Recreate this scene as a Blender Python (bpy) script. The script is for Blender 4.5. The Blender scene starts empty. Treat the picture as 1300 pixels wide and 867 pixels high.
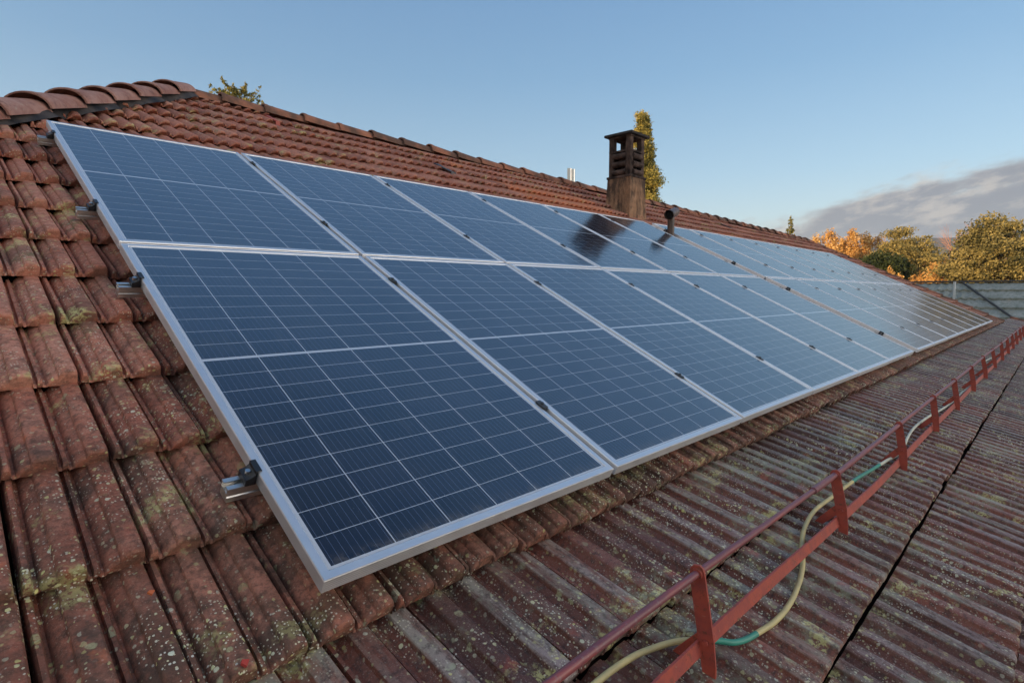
import bpy, math, random
import numpy as np
from mathutils import Vector, Matrix, Euler
from math import radians as R, sin, cos, tan, pi
random.seed(7); rng = np.random.default_rng(11)
S = bpy.context.scene
COL = S.collection

# ---------------------------------------------------------------- camera, sky, sun, exposure
EYE = Vector((-0.529, -1.049, 0.585))
YAW = 44.18
cam = bpy.data.cameras.new('camera'); co = bpy.data.objects.new('camera', cam); COL.objects.link(co)
cam.sensor_width = 36.0; cam.lens = 19.918; cam.clip_start = 0.02; cam.clip_end = 20000
co.location = EYE; co.rotation_euler = (R(90 - 4.885), 0, R(YAW - 90))
S.camera = co
SUN_EL, SUN_AZ = 9.0, 168.0          # azimuth counter-clockwise from +X
SKY_STRENGTH = 0.15
SUN_STRENGTH = 4.8
S.view_settings.view_transform = 'Standard'; S.view_settings.look = 'None'
S.view_settings.gamma = 1.0; S.view_settings.use_curve_mapping = False
S.view_settings.exposure = 0.9
EXPO = 2 ** S.view_settings.exposure
sun = bpy.data.lights.new('sun', 'SUN'); so = bpy.data.objects.new('sun', sun); COL.objects.link(so)
sun.energy = SUN_STRENGTH; sun.angle = R(0.6); sun.color = (1.0, 0.66, 0.36)
sdir = Vector((cos(R(SUN_EL)) * cos(R(SUN_AZ)), cos(R(SUN_EL)) * sin(R(SUN_AZ)), sin(R(SUN_EL))))
so.rotation_euler = sdir.to_track_quat('Z', 'Y').to_euler()
so.location = (0, 0, 30)


class NT:
    """small helper around a node tree"""
    def __init__(s, tree): s.t = tree; s.n = tree.nodes; s.l = tree.links
    def node(s, typ, ins=None, **kw):
        n = s.n.new(typ)
        for k, v in kw.items(): setattr(n, k, v)
        for k, v in (ins or {}).items():
            if isinstance(v, bpy.types.NodeSocket): s.l.new(v, n.inputs[k])
            else: n.inputs[k].default_value = v
        return n
    def math(s, op, a, b=0.0, clamp=False):
        n = s.node('ShaderNodeMath', {0: a, 1: b}, operation=op); n.use_clamp = clamp; return n.outputs[0]
    def rng(s, v, a, b, c=0.0, d=1.0, smooth=False):
        n = s.node('ShaderNodeMapRange', {0: v, 1: a, 2: b, 3: c, 4: d})
        if smooth: n.interpolation_type = 'SMOOTHSTEP'
        return n.outputs[0]
    def mix(s, f, a, b, blend='MIX'):
        n = s.node('ShaderNodeMix', data_type='RGBA', blend_type=blend)
        for k, v in ((0, f), (6, a), (7, b)):
            if isinstance(v, bpy.types.NodeSocket): s.l.new(v, n.inputs[k])
            else: n.inputs[k].default_value = (v if k == 0 else (*v, 1.0))
        return n.outputs[2]
    def noise(s, vec, scale, detail=4.0, rough=0.55):
        return s.node('ShaderNodeTexNoise', {'Vector': vec, 'Scale': scale, 'Detail': detail, 'Roughness': rough}).outputs[0]
    def scale(s, vec, xyz):
        return s.node('ShaderNodeVectorMath', {0: vec, 1: xyz}, operation='MULTIPLY').outputs[0]


world = bpy.data.worlds.new("World"); S.world = world; world.use_nodes = True
w = NT(world.node_tree); w.n.clear()
sky = w.node('ShaderNodeTexSky', sky_type='NISHITA', sun_disc=False, sun_elevation=R(SUN_EL),
             sun_rotation=R(90 - SUN_AZ), air_density=1.0, dust_density=0.6, ozone_density=1.6, altitude=100)
tc = w.node('ShaderNodeTexCoord')
sp = w.node('ShaderNodeSeparateXYZ', {0: tc.outputs['Generated']})
az = w.math('ARCTAN2', sp.outputs[1], sp.outputs[0])
el = w.math('ARCSINE', sp.outputs[2])
cv = w.node('ShaderNodeCombineXYZ', {0: az, 1: w.math('MULTIPLY', w.math('ADD', el, w.math('MULTIPLY', az, 0.18)), 2.7), 2: 0.3}).outputs[0]
nw = w.noise(cv, 2.0, 2.0)
nz = w.noise(cv, 7.0, 8.0, 0.58)
nf = w.noise(cv, 15.0, 7.0, 0.62)
# the bank of cloud lies low to the right of the view, its top rising to the right
top = w.math('ADD', w.math('ADD', w.math('MULTIPLY', az, -0.20), w.math('MULTIPLY', w.math('MINIMUM', az, 0.0), -0.5)), 0.196)
d = w.math('SUBTRACT', top, el)
d = w.math('ADD', d, w.math('MULTIPLY', w.math('SUBTRACT', nz, 0.5), 0.15))
cl = w.rng(d, 0.0, 0.03, 0, 1, True)
cl = w.math('MULTIPLY', cl, w.rng(az, 0.56, 0.40, 0, 1, True))
cl = w.math('MULTIPLY', cl, w.rng(az, -1.6, -1.0, 0, 1, True))
bright = w.math('ADD', w.rng(d, 0.035, 0.0, 0, 0.55), w.math('ADD', w.rng(nf, 0.50, 0.64, 0, 0.62), w.math('MULTIPLY', w.rng(az, .16, .36, 0, .35), w.rng(el, .09, .03, .2, 1.6))), clamp=True)
K = 1.0 / (SKY_STRENGTH * EXPO)
rp = w.node('ShaderNodeValToRGB', {0: w.rng(el, 0.0, pi / 2)})
e_ = rp.color_ramp.elements
SKYC = [(0.0, (.60, .65, .66)), (.06, (.50, .61, .67)), (.12, (.34, .52, .68)), (.22, (.195, .385, .61)), (.34, (.125, .29, .55)), (.55, (.13, .33, .66)), (.75, (.07, .175, .37)), (1.0, (.045, .105, .22))]
e_[0].position, e_[0].color = SKYC[0][0], (*SKYC[0][1], 1); e_[1].position, e_[1].color = SKYC[-1][0], (*SKYC[-1][1], 1)
for p_, c_ in SKYC[1:-1]:
    x_ = e_.new(p_); x_.color = (*c_, 1)
air = w.mix(1.0, rp.outputs[0], (K, K, K), 'MULTIPLY')
clear = w.mix(0.72, sky.outputs[0], air)
ccol = w.mix(bright, (.275 * K, .29 * K, .335 * K), (.70 * K, .63 * K, .56 * K))
bright = w.math('MULTIPLY', bright, w.rng(az, -.12, .10, .15, 1.0))
ccol = w.mix(bright, (.275 * K, .29 * K, .335 * K), (.70 * K, .63 * K, .56 * K))
skyc = w.mix(w.math('MULTIPLY', cl, 0.93), clear, ccol)
# unseen cloud lobes added as fill light: bright south-east, dimmer round the low sun
gen = tc.outputs['Generated']; nb_ = w.noise(gen, 3.0, 6.0, .6)
def lobe(v, lo, hi, col, amt):
    dt = w.node('ShaderNodeVectorMath', {0: gen, 1: Vector(v).normalized()}, operation='DOT_PRODUCT').outputs['Value']
    f = w.math('MULTIPLY', w.rng(dt, lo, hi, 0, 1, True), w.rng(nb_, .34, .54, 0, 1, True))
    return w.mix(w.math('MULTIPLY', f, amt), skyc, tuple(c * K for c in col))
skyc = lobe((.46, -.86, .24), .83, .97, (4.6, 4.15, 3.7), .95)
skyc = lobe((-.9, .1, .30), .45, .9, (1.3, 1.2, 1.08), .9)
bg = w.node('ShaderNodeBackground', {0: skyc, 1: SKY_STRENGTH})
w.l.new(bg.outputs[0], w.node('ShaderNodeOutputWorld').inputs[0])


# ---------------------------------------------------------------- materials
def mat(name, col=(.5, .5, .5), rough=.6, metal=0.0, spec=.5, fn=None):
    m = bpy.data.materials.new(name); m.use_nodes = True
    t = NT(m.node_tree); b = t.n['Principled BSDF']
    b.inputs['Base Color'].default_value = (*col, 1); b.inputs['Roughness'].default_value = rough
    b.inputs['Metallic'].default_value = metal; b.inputs['Specular IOR Level'].default_value = spec
    if fn: fn(t, b)
    return m


def bump(t, b, h, strength=.3, dist=.01):
    n = t.node('ShaderNodeBump', {'Height': h, 'Strength': strength, 'Distance': dist})
    t.l.new(n.outputs[0], b.inputs['Normal'])


def varied(c1, c2, scale=8.0, stretch=(1, 1, 1), bs=.2, bscale=60, lo=.35, hi=.65):
    def fn(t, b):
        v = t.scale(t.node('ShaderNodeTexCoord').outputs['Object'], stretch)
        f = t.rng(t.noise(v, scale, 6), lo, hi)
        t.l.new(t.mix(f, c1, c2), b.inputs['Base Color'])
        bump(t, b, t.noise(v, bscale, 4), bs, .004)
    return fn


def spots(t, v, scale, thr, keep, seed=0.0):
    """irregular round lichen spots: 1 inside"""
    dv = t.node('ShaderNodeVectorMath', {0: v, 1: t.scale(t.node('ShaderNodeTexNoise', {'Vector': v, 'Scale': scale * 2.2, 'Detail': 2.0}).outputs[1], (.35 / scale,) * 3)}, operation='ADD').outputs[0]
    dv = t.node('ShaderNodeVectorMath', {0: dv, 1: (seed, seed * 1.7, seed * .6)}, operation='ADD').outputs[0]
    vo = t.node('ShaderNodeTexVoronoi', {'Vector': dv, 'Scale': scale, 'Randomness': 1.0})
    c = t.node('ShaderNodeSeparateColor', {0: vo.outputs['Color']})
    r = t.math('MULTIPLY', t.rng(c.outputs[0], keep, 1.0, .35, 1.0), thr)
    on = t.math('GREATER_THAN', c.outputs[0], keep)
    m = t.rng(t.math('SUBTRACT', r, vo.outputs['Distance']), -.03, .05, 0, 1, True)
    return t.math('MULTIPLY', m, on), c.outputs[1]


def clay(kind):
    def fn(t, b):
        v = t.node('ShaderNodeTexCoord').outputs['Object']
        a = t.node('ShaderNodeSeparateColor', {0: t.node('ShaderNodeAttribute', attribute_name='tile').outputs['Color']})
        rnd, topn, rnd2 = a.outputs
        big = t.noise(v, 1.1, 3); mid = t.noise(v, 9, 6, .65); fine = t.noise(v, 55, 6, .7); grit = t.noise(v, 260, 3, .7)
        sv = t.scale(v, (38, 5, 5))
        streak = t.noise(sv, 1.0, 5, .65)
        if kind == 'upper':
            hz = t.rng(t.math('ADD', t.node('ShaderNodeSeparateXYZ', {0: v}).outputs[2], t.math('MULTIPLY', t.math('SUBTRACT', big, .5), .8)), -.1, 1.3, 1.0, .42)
            ramp = t.node('ShaderNodeValToRGB', {0: rnd})
            e = ramp.color_ramp.elements
            e[0].position = 0; e[0].color = (.26, .076, .045, 1); e[1].position = 1; e[1].color = (.49, .205, .135, 1)
            x = e.new(.5); x.color = (.37, .122, .074, 1)
            c = ramp.outputs[0]
            c = t.mix(t.math('MULTIPLY', t.rng(mid, .45, .7), t.math('MULTIPLY', topn, .55)), c, (.44, .24, .17))
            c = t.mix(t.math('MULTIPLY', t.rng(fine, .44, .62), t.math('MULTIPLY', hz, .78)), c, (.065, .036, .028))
            c = t.mix(t.math('MULTIPLY', t.rng(grit, .52, .70), .45), c, (.50, .30, .22))
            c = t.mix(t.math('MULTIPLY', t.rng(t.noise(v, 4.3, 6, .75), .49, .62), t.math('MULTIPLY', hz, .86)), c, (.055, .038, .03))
            c = t.mix(t.math('MULTIPLY', t.rng(t.noise(v, 14, 4, .7), .60, .70), .6), c, (.50, .14, .06))
            moss = t.rng(t.noise(v, 6.5, 5, .7), .60, .70)
            c = t.mix(t.math('MULTIPLY', moss, .75), c, (.09, .095, .035))
            c = t.mix(t.math('MULTIPLY', t.math('GREATER_THAN', rnd2, .97), t.rng(mid, .3, .6, .9, .45)), c, (.52, .17, .07))
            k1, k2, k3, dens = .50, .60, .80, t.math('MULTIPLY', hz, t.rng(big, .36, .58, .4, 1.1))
        else:
            ramp = t.node('ShaderNodeValToRGB', {0: rnd})
            e = ramp.color_ramp.elements
            e[0].position = 0; e[0].color = (.075, .028, .021, 1); e[1].position = 1; e[1].color = (.21, .070, .046, 1)
            c = ramp.outputs[0]
            grey = t.math('MULTIPLY', t.rng(topn, .72, .93), t.rng(streak, .38, .58))
            lil = t.mix(t.rng(t.noise(v, 2.3, 4), .42, .6), (.30, .24, .23), (.28, .28, .225))
            c = t.mix(t.math('MULTIPLY', grey, t.rng(rnd2, .1, .9, .08, .82)), c, lil)
            c = t.mix(t.math('MULTIPLY', t.rng(fine, .48, .64), .75), c, (.04, .026, .025))
            c = t.mix(t.math('MULTIPLY', t.rng(grit, .56, .72), .3), c, (.48, .45, .41))
            c = t.mix(t.math('MULTIPLY', t.rng(t.noise(v, 7, 5, .7), .60, .70), .6), c, (.36, .075, .045))
            gl = t.math('MULTIPLY', t.rng(t.noise(v, 3.1, 6, .72), .52, .66), t.rng(fine, .40, .55))
            c = t.mix(t.math('MULTIPLY', gl, .55), c, (.34, .38, .27))
            k1, k2, k3, dens = .40, .55, .72, t.rng(big, .35, .6, .35, 1)
        crust = t.math('MULTIPLY', t.rng(t.noise(v, 6.0, 5, .7), .575, .65), t.rng(t.noise(v, 95, 3, .7), .44, .52))
        c = t.mix(t.math('MULTIPLY', crust, .75), c, (.50, .48, .20))
        if kind == 'upper':
            c = t.mix(t.math('MULTIPLY', t.rng(hz, .84, 1.0), t.rng(t.noise(v, 11, 5, .7), .40, .56, .2, .78)), c, (.075, .042, .028))  # shade of the panels on the eave courses, painted in as brown patches
        s1, c1 = spots(t, v, 150, .42, k1)
        s2, c2 = spots(t, v, 70, .40, k2, 3.1)
        s3, c3 = spots(t, v, 26, .36, k3, 7.7)
        clus = t.rng(t.noise(v, 5.2, 4, .6), .44, .58)
        c = t.mix(t.math('MULTIPLY', t.math('MULTIPLY', s1, clus), t.math('MULTIPLY', dens, .8)), c, t.mix(c1, (.62, .58, .38), (.66, .66, .58)))
        c = t.mix(t.math('MULTIPLY', t.math('MULTIPLY', s2, t.rng(clus, 0, 1, .35, 1)), t.math('MULTIPLY', dens, .85)), c, t.mix(c2, (.62, .60, .22), (.62, .66, .52)))
        s3 = t.math('MULTIPLY', s3, t.rng(fine, .40, .52))
        c = t.mix(t.math('MULTIPLY', s3, t.math('MULTIPLY', dens, .55)), c, t.mix(c3, (.42, .42, .16), (.42, .47, .36)))
        t.l.new(c, b.inputs['Base Color'])
        b.inputs['Specular IOR Level'].default_value = .35
        t.l.new(t.rng(fine, .35, .7, *((.62, .92) if kind == 'upper' else (.30, .62))), b.inputs['Roughness'])
        h = t.math('ADD', t.math('MULTIPLY', fine, .6), t.math('ADD', t.math('MULTIPLY', grit, .25), t.math('MULTIPLY', s2, .25)))
        bump(t, b, h, .55, .006)
    return fn


M = {}
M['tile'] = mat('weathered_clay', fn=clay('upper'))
M['lower'] = mat('lichened_clay', fn=clay('lower'))
def ridge_fn(t, b):
    v = t.node('ShaderNodeTexCoord').outputs['Object']
    c = t.mix(t.rng(t.noise(v, 5, 6, .7), .36, .62), (.26, .115, .085), (.40, .23, .185))
    c = t.mix(t.math('MULTIPLY', t.rng(t.noise(v, 16, 6, .75), .52, .66), .7), c, (.12, .07, .06))
    c = t.mix(t.math('MULTIPLY', t.rng(t.noise(v, 55, 4, .7), .60, .70), .6), c, (.48, .42, .34))
    t.l.new(c, b.inputs['Base Color']); bump(t, b, t.noise(v, 60, 5, .7), .5, .006)
M['ridge'] = mat('ridge_clay', rough=.88, spec=.25, fn=ridge_fn)
M['ridge_far'] = mat('sooty_ridge_clay', rough=.9, spec=.2, fn=varied((.13, .075, .055), (.36, .15, .09), 3.5, bs=.5, bscale=50, lo=.42, hi=.62))
M['deck'] = mat('dark_roof_deck', (.02, .014, .012), .95, spec=.1)
M['membrane'] = mat('black_membrane', rough=.75, spec=.3, fn=varied((.014, .014, .016), (.075, .062, .055), 9, bs=.5, bscale=40))
M['mortar'] = mat('pale_mortar', rough=.95, spec=.1, fn=varied((.33, .24, .17), (.22, .17, .12), 20))


def alu(t, b):
    v = t.node('ShaderNodeTexCoord').outputs['Object']
    n = t.noise(t.scale(v, (3, 3, 3)), 6, 5)
    t.l.new(t.rng(n, .3, .7, .36, .52), b.inputs['Roughness'])
    z = t.node('ShaderNodeSeparateXYZ', {0: v}).outputs[2]
    ln = t.math('SINE', t.math('MULTIPLY', z, 2 * pi / .0062))
    bump(t, b, ln, .55, .0012)
M['alu'] = mat('anodised_aluminium', (.74, .75, .77), .38, .82, fn=alu)
M['mill'] = mat('mill_aluminium', rough=.42, metal=1.0, fn=varied((.60, .59, .56), (.75, .74, .72), 15, (1, 6, 6), .08, 90))
M['black'] = mat('black_anodised', (.012, .013, .016), .42)
M['clampgrey'] = mat('grey_clamp', (.07, .075, .08), .45, .5)
M['bolt'] = mat('stainless_bolt', (.6, .6, .6), .3, 1.0)

PW, PH = 1.041, 1.746       # panel
LIP, MARG = .021, .009
def glass_fn(t, b):
    uv = t.node('ShaderNodeUVMap', uv_map='UVMap').outputs[0]
    s = t.node('ShaderNodeSeparateXYZ', {0: uv}); x, y = s.outputs[0], s.outputs[1]
    W, H, g = PW - 2 * LIP, PH - 2 * LIP, .011
    px = (W - 2 * MARG) / 6
    def line(c, pitch, half):           # 1 on the lines at multiples of pitch
        f = t.math('FRACT', t.math('ADD', t.math('DIVIDE', c, pitch), 100.5))
        dd = t.math('MULTIPLY', t.math('ABSOLUTE', t.math('SUBTRACT', f, .5)), pitch)
        return t.math('LESS_THAN', dd, half)
    xm = t.math('SUBTRACT', x, MARG)
    colline = line(xm, px, .00135)
    bus = line(t.math('ADD', xm, px / 18), px / 9, .00045)
    yc = t.math('SUBTRACT', t.math('ABSOLUTE', t.math('SUBTRACT', y, H / 2)), g / 2)
    py = (H / 2 - MARG - g / 2) / 10
    rowline = line(yc, py, .00085)
    edge = t.math('LESS_THAN', t.math('MINIMUM', xm, t.math('SUBTRACT', W - 2 * MARG, xm)), 0.0)
    edge2 = t.math('MAXIMUM', t.math('LESS_THAN', yc, 0.0), t.math('GREATER_THAN', yc, py * 10))
    white = t.math('MAXIMUM', t.math('MAXIMUM', colline, rowline), t.math('MAXIMUM', edge, edge2))
    oi = t.node('ShaderNodeObjectInfo').outputs['Random']
    # each cell a slightly different blue
    cellv = t.node('ShaderNodeCombineXYZ', {0: t.math('FLOOR', t.math('DIVIDE', xm, px)), 1: t.math('FLOOR', t.math('DIVIDE', y, py)), 2: t.math('MULTIPLY', oi, 77)}).outputs[0]
    wn = t.node('ShaderNodeTexWhiteNoise', {'Vector': cellv}, noise_dimensions='3D').outputs[0]
    cell = t.mix(wn, (.0015, .0028, .0105), (.0034, .0062, .020))
    v3 = t.node('ShaderNodeTexCoord').outputs['Object']
    dust = t.rng(t.noise(v3, 3, 6, .7), .35, .75, .004, .05)
    c = t.mix(bus, cell, (.075, .10, .16))
    c = t.mix(white, c, (.43, .47, .53))
    low_ = t.math('MULTIPLY', t.rng(y, .05, .0, 0, 1, True), t.rng(t.noise(v3, 18, 5, .7), .42, .66, 0, .28))
    c = t.mix(dust, c, (.30, .29, .28))
    c = t.mix(low_, c, (.26, .22, .17))
    c = t.mix(t.math('MULTIPLY', t.rng(t.noise(t.scale(v3, (9, 1.1, 1)), 3, 6, .75), .56, .74), .05), c, (.40, .39, .37))
    spk = t.math('MULTIPLY', t.math('GREATER_THAN', t.noise(v3, 230, 1), .80), .35)
    c = t.mix(spk, c, (.4, .4, .4))
    t.l.new(c, b.inputs['Base Color'])
    b.inputs['IOR'].default_value = 1.66; b.inputs['Sheen Weight'].default_value = .0; b.inputs['Sheen Roughness'].default_value = .45; b.inputs['Sheen Tint'].default_value = (.75, .85, 1, 1)
    bn = t.node('ShaderNodeBump', {'Height': t.noise(t.scale(v3, (.7, 14, 1)), 7, 3), 'Strength': .06, 'Distance': .004})
    b.inputs['Specular IOR Level'].default_value = 0.0; b.inputs['Roughness'].default_value = .6
    gl = t.node('ShaderNodeBsdfGlossy', {'Color': (.96, .98, 1, 1), 'Roughness': t.rng(t.noise(t.scale(v3, (1, 5, 1)), 5, 4), .3, .7, .09, .15), 'Normal': bn.outputs[0]})
    lw = t.node('ShaderNodeLayerWeight', {0: .5})
    fr = t.math('ADD', .017, t.math('MULTIPLY', t.math('POWER', lw.outputs['Facing'], 1.75), .58))
    mx = t.node('ShaderNodeMixShader', {0: fr, 1: b.outputs[0], 2: gl.outputs[0]})
    t.l.new(mx.outputs[0], t.n['Material Output'].inputs[0])
M['glass'] = mat('cell_glass', fn=glass_fn)


def redpaint(t, b):
    v = t.node('ShaderNodeTexCoord').outputs['Object']
    n = t.noise(v, 22, 6, .65); f = t.noise(v, 120, 4, .7)
    c = t.mix(t.rng(n, .4, .62), (.37, .068, .042), (.27, .055, .045))
    c = t.mix(t.math('MULTIPLY', t.rng(t.noise(v, 38, 6, .75), .55, .66), .8), c, (.13, .05, .03))
    c = t.mix(t.rng(f, .60, .72), c, (.10, .035, .02))
    c = t.mix(t.math('MULTIPLY', t.rng(t.noise(v, 60, 5, .75), .63, .70), .7), c, (.45, .22, .17))
    t.l.new(c, b.inputs['Base Color']); bump(t, b, f, .25, .002)
M['red'] = mat('red_oxide_paint', rough=.55, spec=.4, fn=redpaint)
def pipepaint(t, b):
    v = t.node('ShaderNodeTexCoord').outputs['Object']
    n = t.noise(t.scale(v, (2, 20, 20)), 4, 6, .65); f = t.noise(v, 90, 4, .7)
    c = t.mix(t.rng(n, .45, .62), (.16, .048, .058), (.26, .06, .055))
    c = t.mix(t.rng(f, .58, .74), c, (.19, .13, .13))
    t.l.new(c, b.inputs['Base Color']); bump(t, b, f, .2, .002)
M['pipe'] = mat('maroon_pipe_paint', rough=.42, spec=.5, fn=pipepaint)
M['hose'] = mat('hose_plastic', rough=.55, fn=varied((.56, .46, .20), (.40, .34, .17), 14, bs=.25, bscale=30))
M['teal'] = mat('teal_tape', rough=.5, fn=varied((.03, .27, .19), (.05, .20, .15), 18, bs=.1))
M['white_cable'] = mat('off_white_cable', rough=.6, fn=varied((.58, .56, .44), (.42, .44, .36), 14, bs=.1))


def chim_fn(t, b):
    v = t.node('ShaderNodeTexCoord').outputs['Object']
    n = t.noise(t.scale(v, (4, 4, 2.2)), 1.6, 6, .7); f = t.noise(v, 40, 5, .7)
    c = t.mix(t.rng(n, .36, .62), (.27, .145, .08), (.42, .25, .15))
    c = t.mix(t.math('MULTIPLY', t.rng(t.math('ADD', t.noise(t.scale(v, (3.5, 3.5, 1.4)), 2.2, 6, .7), t.math('MULTIPLY', t.rng(t.node('ShaderNodeSeparateXYZ', {0: v}).outputs[2], .15, .66), .16)), .47, .68), .92), c, (.055, .038, .03))
    c = t.mix(t.math('MULTIPLY', t.rng(f, .5, .7), .5), c, (.10, .07, .05))
    t.l.new(c, b.inputs['Base Color']); bump(t, b, f, .5, .006)
M['render'] = mat('stained_render', rough=.92, spec=.2, fn=chim_fn)
M['soot'] = mat('sooty_brick', rough=.95, spec=.15, fn=varied((.018, .014, .013), (.12, .08, .066), 7, bs=.7, bscale=45))
M['soot2'] = mat('sooty_concrete', rough=.9, spec=.2, fn=varied((.028, .026, .026), (.055, .048, .045), 12, bs=.5))
M['vent'] = mat('brown_vent_pipe', rough=.45, fn=varied((.055, .034, .025), (.13, .075, .05), 12, (1, 1, .4)))
M['hollow'] = mat('pipe_inside', (.006, .006, .006), .95)
M['zinc'] = mat('zinc_flue', (.62, .60, .55), .35, 1.0)
M['bark'] = mat('bark', rough=.95, spec=.1, fn=varied((.07, .045, .03), (.14, .095, .06), 6, (1, 1, .3)))
M['wall'] = mat('cream_render', rough=.9, spec=.2, fn=varied((.46, .40, .31), (.38, .33, .26), 3))
M['gutter'] = mat('copper_brown_gutter', rough=.5, fn=varied((.08, .045, .035), (.12, .06, .045), 5))


def sheet_fn(t, b):
    v = t.node('ShaderNodeTexCoord').outputs['Object']
    n = t.noise(v, .9, 6, .65); f = t.noise(v, 9, 6, .7)
    c = t.mix(t.rng(n, .36, .62), (.22, .24, .215), (.33, .34, .31))
    c = t.mix(t.math('MULTIPLY', t.rng(f, .46, .60), .75), c, (.15, .175, .14))
    c = t.mix(t.math('MULTIPLY', t.rng(t.noise(v, 3, 5, .7), .58, .70), .5), c, (.40, .34, .26))
    t.l.new(c, b.inputs['Base Color'])
M['sheet'] = mat('fibre_cement_sheet', rough=.95, spec=.1, fn=sheet_fn)
M['dark_trim'] = mat('dark_trim', (.045, .042, .04), .7)
M['pole'] = mat('galvanised', (.50, .52, .53), .5, .6)


def leafmat(name, cols, trans=.25):
    def fn(t, b):
        a = t.node('ShaderNodeSeparateColor', {0: t.node('ShaderNodeAttribute', attribute_name='leaf').outputs['Color']})
        r = t.node('ShaderNodeValToRGB', {0: a.outputs[0]})
        e = r.color_ramp.elements
        e[0].position = 0; e[0].color = (*cols[0], 1); e[1].position = 1; e[1].color = (*cols[-1], 1)
        for i, c in enumerate(cols[1:-1]):
            x = e.new((i + 1) / (len(cols) - 1)); x.color = (*c, 1)
        t.l.new(r.outputs[0], b.inputs['Base Color'])
        b.inputs['Roughness'].default_value = .7; b.inputs['Specular IOR Level'].default_value = .2
        tr = t.node('ShaderNodeBsdfTranslucent', {0: r.outputs[0]})
        mx = t.node('ShaderNodeMixShader', {0: trans, 1: b.outputs[0], 2: tr.outputs[0]})
        t.l.new(mx.outputs[0], t.n['Material Output'].inputs[0])
    return mat(name, fn=fn)
M['cedar'] = leafmat('cedar_needles', [(.05, .055, .022), (.19, .17, .065), (.36, .30, .11)], .35)
M['gold'] = leafmat('yellowed_needles', [(.07, .08, .025), (.26, .235, .06), (.50, .42, .12)], .4)
M['orange'] = leafmat('autumn_leaves', [(.40, .21, .07), (.60, .37, .12), (.70, .50, .22)], .4)
M['green'] = leafmat('dark_evergreen', [(.02, .034, .012), (.035, .05, .018), (.05, .065, .02)])
M['twig'] = leafmat('pink_twigs', [(.50, .27, .19), (.56, .32, .23)])
M['hillm'] = mat('wooded_hill', rough=1, spec=0, fn=varied((.035, .045, .035), (.06, .07, .05), .01, bs=0))
M['grassm'] = mat('meadow', rough=1, spec=.1, fn=varied((.05, .07, .025), (.10, .10, .04), .25, bs=.2, bscale=4))
M['chip'] = mat('fresh_broken_clay', rough=.85, fn=varied((.50, .12, .035), (.42, .10, .04), 60))
M['chip_red'] = mat('fresh_red_clay', rough=.85, fn=varied((.40, .04, .03), (.33, .045, .035), 60))
M['slate'] = mat('black_hook_metal', (.03, .03, .035), .5)


# ---------------------------------------------------------------- object helpers
def tag(o, label=None, cat=None, group=None, kind=None):
    for k, v in (('label', label), ('category', cat), ('group', group), ('kind', kind)):
        if v: o[k] = v
    return o


def empty(name, loc=(0, 0, 0), rot=(0, 0, 0)):
    o = bpy.data.objects.new(name, None); COL.objects.link(o)
    o.location = loc; o.rotation_euler = rot; o.empty_display_size = .1
    return o


def mesh_obj(name, verts, faces, m, parent=None, smooth=None, attrs=None):
    me = bpy.data.meshes.new(name)
    if isinstance(verts, np.ndarray) and isinstance(faces, np.ndarray):
        nv, nf, k = len(verts), len(faces), faces.shape[1]
        me.vertices.add(nv); me.vertices.foreach_set('co', verts.astype(np.float32).ravel())
        me.loops.add(nf * k); me.loops.foreach_set('vertex_index', faces.astype(np.int32).ravel())
        me.polygons.add(nf); me.polygons.foreach_set('loop_start', np.arange(0, nf * k, k, dtype=np.int32))
        me.update(calc_edges=True); me.validate()
    else:
        me.from_pydata([tuple(map(float, v)) for v in verts], [], [tuple(map(int, f)) for f in faces]); me.update()
    if attrs:
        for nme, arr in attrs.items():
            at = me.color_attributes.new(nme, 'FLOAT_COLOR', 'POINT')
            a4 = np.ones((len(arr), 4), np.float32); a4[:, :3] = arr
            at.data.foreach_set('color', a4.ravel())
    me.materials.append(m)
    if smooth:
        me.polygons.foreach_set('use_smooth', [True] * len(me.polygons))
        if smooth < 180: me.set_sharp_from_angle(angle=R(smooth))
    o = bpy.data.objects.new(name, me); COL.objects.link(o)
    if parent: o.parent = parent
    return o


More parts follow.
